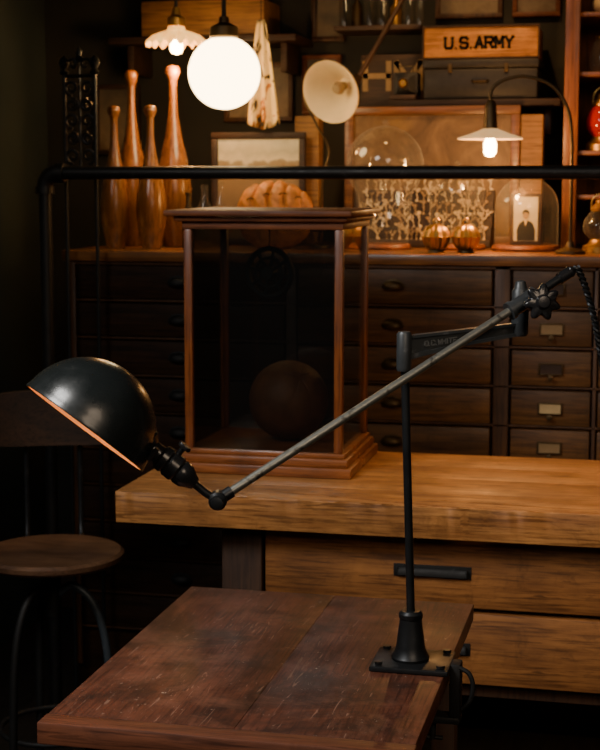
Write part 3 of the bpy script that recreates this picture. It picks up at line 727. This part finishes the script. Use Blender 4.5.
for x0_,z0_ in ((-1.045,1.368),(-1.000,1.380),(-.955,1.382),(-.912,1.372)):
    tube('lacing',[(x0_-.009,3.932,z0_),(x0_,3.924,z0_+.004),(x0_+.009,3.932,z0_+.001)],.0018,M['benchleg'],K,6,smooth=3)
for i,(x,h,r,m) in enumerate(((-1.17,.17,.022,'glass'),(-1.215,.15,.018,'darkbrass'),(-1.125,.18,.018,'glass'))):
    o=lathe('glass_bottle',[(0,0),(r,0),(r,.62*h),(.4*r,.78*h),(.4*r,.95*h),(.5*r,.96*h),(.5*r,h),(0,h)],(x,3.92,1.236),M[m]); tag(o,'small old bottle standing on the cabinet','bottle','bottles on the cabinet')

# ------------------------------------------------------------------ stool
sx,sy=-1.248,2.996
K=thing('industrial_stool','iron stool with round worn wooden seat and curved backrest','stool',(sx,sy,0))
lathe('seat',[(0,0),(.150,0),(.156,.006),(.157,.016),(.150,.022),(.10,.019),(0,.017)],(sx,sy,.596),M['stool'],K,segs=56)
lathe('seat_hub',[(0,0),(.05,0),(.05,-.012),(.018,-.02),(.018,-.12),(0,-.12)],(sx,sy,.595),M['darkiron'],K)
for i in range(3):
    a=math.radians(8+120*i); d=Vector((math.cos(a),math.sin(a),0)); c=Vector((sx,sy,0))
    tube('leg',[c+d*.012+Vector((0,0,.52)),c+d*.045+Vector((0,0,.54)),c+d*.09+Vector((0,0,.50)),c+d*.118+Vector((0,0,.40)),c+d*.13+Vector((0,0,.2)),c+d*.14+Vector((0,0,.008))],.009,M['litiron' if i==0 else 'darkiron'],K,10,smooth=6)  # one leg carries its highlight as a lighter colour
tube('foot_ring',circ((sx,sy,.22),.120,(0,0,1),48),.006,M['darkiron'],K,10,True)
bd=Vector((-.35,.94,0)).normalized(); bs=Vector((bd.y,-bd.x,0))
bm=bmesh.new(); rows=[]
for i in range(17):
    t=-1+2*i/16; p=Vector((sx,sy,0))+bd*(.19-.05*t*t)+bs*(.175*t)
    zt=.945-.02*t**4; zb=.818+.02*t**4; tk=bd*.009
    rows.append([bm.verts.new(p+Vector((0,0,zb))-tk),bm.verts.new(p+Vector((0,0,zt))-tk),bm.verts.new(p+Vector((0,0,zt))+tk),bm.verts.new(p+Vector((0,0,zb))+tk)])
for a_,b_ in zip(rows,rows[1:]):
    for k in range(4): bm.faces.new((a_[k],a_[(k+1)%4],b_[(k+1)%4],b_[k]))
bm.faces.new(rows[0]); bm.faces.new(rows[-1][::-1])
finish('backrest',bm,M['shelfwood'],K,True)
for t in (-.35,.35):
    p=Vector((sx,sy,0))+bs*(.175*t)
    tube('backrest_support',[p+bd*.05+Vector((0,0,.590)),p+bd*.17+Vector((0,0,.60)),p+bd*.20+Vector((0,0,.70)),p+bd*.20+Vector((0,0,.90))],.006,M['iron'],K,8,smooth=6)

# ------------------------------------------------------------------ desk lamp
L=thing('clamp_desk_lamp','black industrial articulated work lamp clamped to the table edge','lamp',(-.319,2.097,.7205))
pb_=Vector((-.319,2.097,.7205)); pt_=Vector((-.3319,2.094,1.197))
bm=bmesh.new()
bbox(bm,-.372,-.258,2.048,2.146,.7207,.7285,.002)
lathe_bm(bm,[(0,.007),(.027,.007),(.028,.012),(.024,.018),(.021,.028),(.0160,.068),(.0175,.070),(.0175,.076),(.014,.080),(.0,.080)],pb_,(0,0,1),28)
for x in (-.360,-.270):
    for y in (2.060,2.134): lathe_bm(bm,[(0,.010),(.006,.010),(.006,.006),(0,.006)],(x,y,.7205+.003),(0,0,1),8)
finish('base',bm,M['iron'],L,True)
bm=bmesh.new()
bbox(bm,-.260,-.244,2.082,2.112,.648,.7285,.003); bbox(bm,-.298,-.244,2.082,2.112,.638,.649,.003)
tube_bm(bm,[(-.285,2.097,.610),(-.285,2.097,.690)],.005,10); lathe_bm(bm,[(0,0),(.014,0),(.014,.006),(0,.006)],(-.285,2.097,.6835),(0,0,1),16)
tube_bm(bm,[(-.300,2.097,.612),(-.270,2.097,.612)],.0035,8)
tube_bm(bm,catmull([(-.246,2.085,.724),(-.232,2.085,.716),(-.226,2.085,.698),(-.230,2.085,.676),(-.242,2.085,.662)],5),.0035,8)
finish('table_clamp',bm,M['darkiron'],L,True)
rod('post',pb_+Vector((0,0,.075)),pt_,.0060,M['iron'],L,20)
be=Vector((-.1779,2.1963,1.2100))
dv=(be-pt_); dh=Vector((dv.x,dv.y,0)); hl=dh.length; dh.normalize(); side=dh.cross(Vector((0,0,1)))
bm=bmesh.new(); lathe_bm(bm,[(0,-.046),(.0095,-.046),(.0108,-.042),(.0108,.006),(.0085,.010),(0,.011)],pt_,(0,0,1),22); finish('post_sleeve',bm,M['casting'],L,True)
def bp(t,z): return pt_+dh*(hl*t)+Vector((0,0,z))
bm=bmesh.new()
def slab(pts,th):
    A=[bm.verts.new(p-side*th) for p in pts]; Bv=[bm.verts.new(p+side*th) for p in pts]; n=len(pts)
    bm.faces.new(A); bm.faces.new(Bv[::-1])
    for i in range(n): bm.faces.new((A[i],Bv[i],Bv[(i+1)%n],A[(i+1)%n]))
slab([bp(.02,.001),bp(1.0,.014),bp(1.0,.000),bp(.45,-.012),bp(.02,-.022)],.0026)
slab([bp(.0,.004),bp(1.0,.017),bp(1.0,.0130),bp(.0,.000)],.0070)
slab([bp(.02,-.022),bp(.45,-.010),bp(1.0,.003),bp(1.0,-.002),bp(.45,-.0145),bp(.02,-.030)],.0065)
finish('bracket',bm,M['casting'],L,True)
sgn=1 if side.y<0 else -1
bm=letters('O.C.WHITE',.050,.0068,.0014,lambda x,y,d: bp(.30,-.0095)+dh*x+Vector((0,0,.085*x+y))+side*sgn*(.0026+d),.0025)
finish('raised_lettering',bm,M['relief'],L)
jn=Vector((-.5502,1.8948,.995)); tp=Vector((-.1077,2.2022,1.288)); ad=(tp-jn).normalized()
cl=jn+(tp-jn)*.8544
bm=bmesh.new()
lathe_bm(bm,[(0,-.016),(.010,-.016),(.0125,-.012),(.0125,.022),(.0105,.024),(.0105,.027),(.0125,.029),(.0125,.050),(.0095,.054),(.007,.064),(0,.066)],be,(0,0,1),20)
tube_bm(bm,[be+Vector((0,0,.034)),cl],.009,14)
tube_bm(bm,[cl-ad*.020,cl+ad*.020],.0115,18)
tube_bm(bm,[cl-ad*.024,cl-ad*.018],.0135,18); tube_bm(bm,[cl+ad*.018,cl+ad*.024],.0135,18)
tube_bm(bm,[cl,cl+Vector((.030,-.024,.004))],.006,12)
finish('swivel_clamp',bm,M['casting'],L,True)
kc=cl+Vector((.030,-.026,.004))
lathe('clamp_knob',[(0,-.008),(.010,-.008),(.0190,-.007),(.0225,-.004),(.0232,0),(.0225,.004),(.0190,.007),(.011,.008),(.008,.014),(0,.015)],kc,M['bake'],L,axis=(.30,-.94,.1),segs=120,fn=lambda a,r,z:1+.17*math.cos(a*7) if r>.015 else 1)
tube('long_arm',[jn+ad*.012,cl+ad*.03],.0060,M['arm'],L,20)
tube('arm_extension',[cl+ad*.03,tp-ad*.006],.0064,M['iron'],L,18)
bm=bmesh.new(); tube_bm(bm,[tp-ad*.02,tp],.0085,16); lathe_bm(bm,[(0,-.008),(.006,-.006),(.009,0),(.006,.006),(0,.008)],tp,ad,14); finish('arm_cap',bm,M['bake'],L,True)
bm=bmesh.new()
Dh=Vector((-.225,.9744,0))
lathe_bm(bm,[(0,-.013),(.009,-.013),(.0125,-.009),(.0125,.009),(.009,.013),(0,.013)],jn,Dh,22)
lathe_bm(bm,[(0,.013),(.006,.013),(.009,.017),(.008,.022),(0,.024)],jn,-Dh,12)
tube_bm(bm,[jn,jn+ad*.022],.0085,14)
finish('elbow_joint',bm,M['iron'],L,True)
s0=Vector((-.6364,1.8698,1.068)); s1=Vector((-.5786,1.8832,1.018)); sa=(s1-s0).normalized()
tube('link',[s1-sa*.004,(s1+jn)/2+Vector((0,0,-.002)),jn],.0055,M['iron'],L,12,smooth=5)
pr=[(0,-.012),(.020,-.012),(.022,-.004),(.018,0),(.013,.004),(.013,.016),(.018,.020),(.0185,.028),(.016,.031),(.0185,.034),(.0185,.046),(.016,.049),(.0175,.052),(.0165,.062),(.012,.070),(.008,.078),(0,.079)]
lathe('socket',pr,s0,M['bake'],L,axis=sa,segs=32)
bm=bmesh.new()
m_=s0+sa*.035; up_=Vector((0,0,1)); nn=(up_-sa*up_.dot(sa)).normalized()
tube_bm(bm,[m_+nn*.014,m_+nn*.029],.004,10); lathe_bm(bm,[(0,-.003),(.008,-.003),(.009,0),(.008,.003),(0,.003)],m_+nn*.030,nn,14,lambda a,r,z:1+.1*math.cos(a*6))
m2=s0+sa*.008; 
tube_bm(bm,[m2-Dh*.010,m2-Dh*.026],.004,10); tube_bm(bm,[m2-Dh*.026-nn*.010,m2-Dh*.026+nn*.010],.0035,8)
finish('switch',bm,M['bake'],L,True)
Xh=Vector((.97437,.22495,0)); Zh=Vector((0,0,1))
o_=(-.607*Xh-.795*Zh-.248*Dh).normalized(); nrm=-o_
sc_=Vector((-.72,1.8505,1.0936)); R=.0945
prs=[(R*math.cos(t),R*math.sin(t)) for t in [math.radians(a) for a in range(4,90,4)]]+[(0,R)]
sh=lathe('lamp_shade',[(R-.0015,-.0005),(R+.0012,-.001),(R+.0016,.0015)]+prs,sc_,M['shade'],L,axis=nrm,segs=64)
Ri=R-.002
pr=[(Ri,-.0008)]+[(Ri*math.cos(t),Ri*math.sin(t)) for t in [math.radians(a) for a in range(4,90,4)]]+[(0,Ri)]
lathe('shade_lining',pr,sc_,M['lining'],sh,axis=nrm,segs=64)
lathe('bulb',[(0,-.060),(.012,-.057),(.020,-.046),(.022,-.034),(.016,-.014),(.010,0),(0,.002)],s0-sa*.026+nrm*.012,M['liningglow'],L,axis=sa,segs=24)  # lit bulb added so the lining looks bright
# cord
K=thing('lamp_cord','black twisted cloth covered cord hanging from the lamp arm','cord',(.04,2.3,0))
path=catmull([tp+Vector((0.009,0,.008)),(-.0935,2.208,1.286),(-.0846,2.2123,1.262),(-.0700,2.217,1.2107),(-.0570,2.219,1.137),(-.03,2.23,.95),(.0,2.26,.5),(.03,2.29,.02),(.10,2.35,.006),(.3,2.4,.006)],30)
for ph in (0,PI):
    pts=[]; dist=0; prev=path[0]
    for p in path:
        dist+=(p-prev).length; prev=p; a=dist*420+ph
        pts.append(p+Vector((math.cos(a)*.0029,math.sin(a)*.0029,.0)) if p.z>.03 else p+Vector((0,.003*math.cos(ph),0)))
    tube('cord_strand',pts,.0027,M['iron'],K,6)

# ------------------------------------------------------------------ lights
def light(kind,name,loc,energy,col,size=.1,target=None,spot=60,blend=.6,spread=None):
    l=bpy.data.lights.new(name,kind); l.energy=energy; l.color=col
    if kind=='AREA':
        l.size=size
        if spread: l.spread=math.radians(spread)
    else: l.shadow_soft_size=size
    if kind=='SPOT': l.spot_size=math.radians(spot); l.spot_blend=blend
    o=bpy.data.objects.new(name,l); COL.objects.link(o); o.location=loc
    if target is not None:
        o.rotation_euler=(Vector(target)-Vector(loc)).to_track_quat('-Z','Y').to_euler()
    return o
light('POINT','counter_lamp_light',(-.395,3.85,1.455),6.5,(1,.48,.15),.02)
light('POINT','fluted_lamp_light',(-1.27,4.0,1.715),4,(1,.50,.17),.03)
light('SPOT','added_warm_spot',(-.55,3.5,2.65),36,(1,.54,.20),.05,(-.50,4.35,1.62),46)  # added warm spot brightening shelf and lettered box, no fixture
light('SPOT','added_warm_spot',(.05,3.0,2.65),60,(1,.60,.27),.10,(-.02,3.02,.8),44,1)  # added warm spot for the bench top, no fixture
light('SPOT','bench_fill',(.75,1.5,2.5),42,(1,.60,.29),.15,(.06,3.2,.86),32,1)  # added light to brighten the bench front, no fixture
light('SPOT','cupboard_spot',(0,3.6,2.6),16,(1,.50,.18),.05,(-.1,4.2,1.7),40)
light('AREA','window_light',(-1.45,1.0,2.45),13,(1.0,.96,.92),.7,(-.50,2.05,.85),spread=95)
light('AREA','room_fill',(.7,.1,2.3),5,(1,.76,.54),.9,(-.2,2.7,.7),spread=90)  # added soft fill from the camera side, no fixture
w=bpy.data.worlds.new('world'); bpy.context.scene.world=w; w.use_nodes=True
w.node_tree.nodes['Background'].inputs[0].default_value=(.6,.6,.6,1); w.node_tree.nodes['Background'].inputs[1].default_value=.02
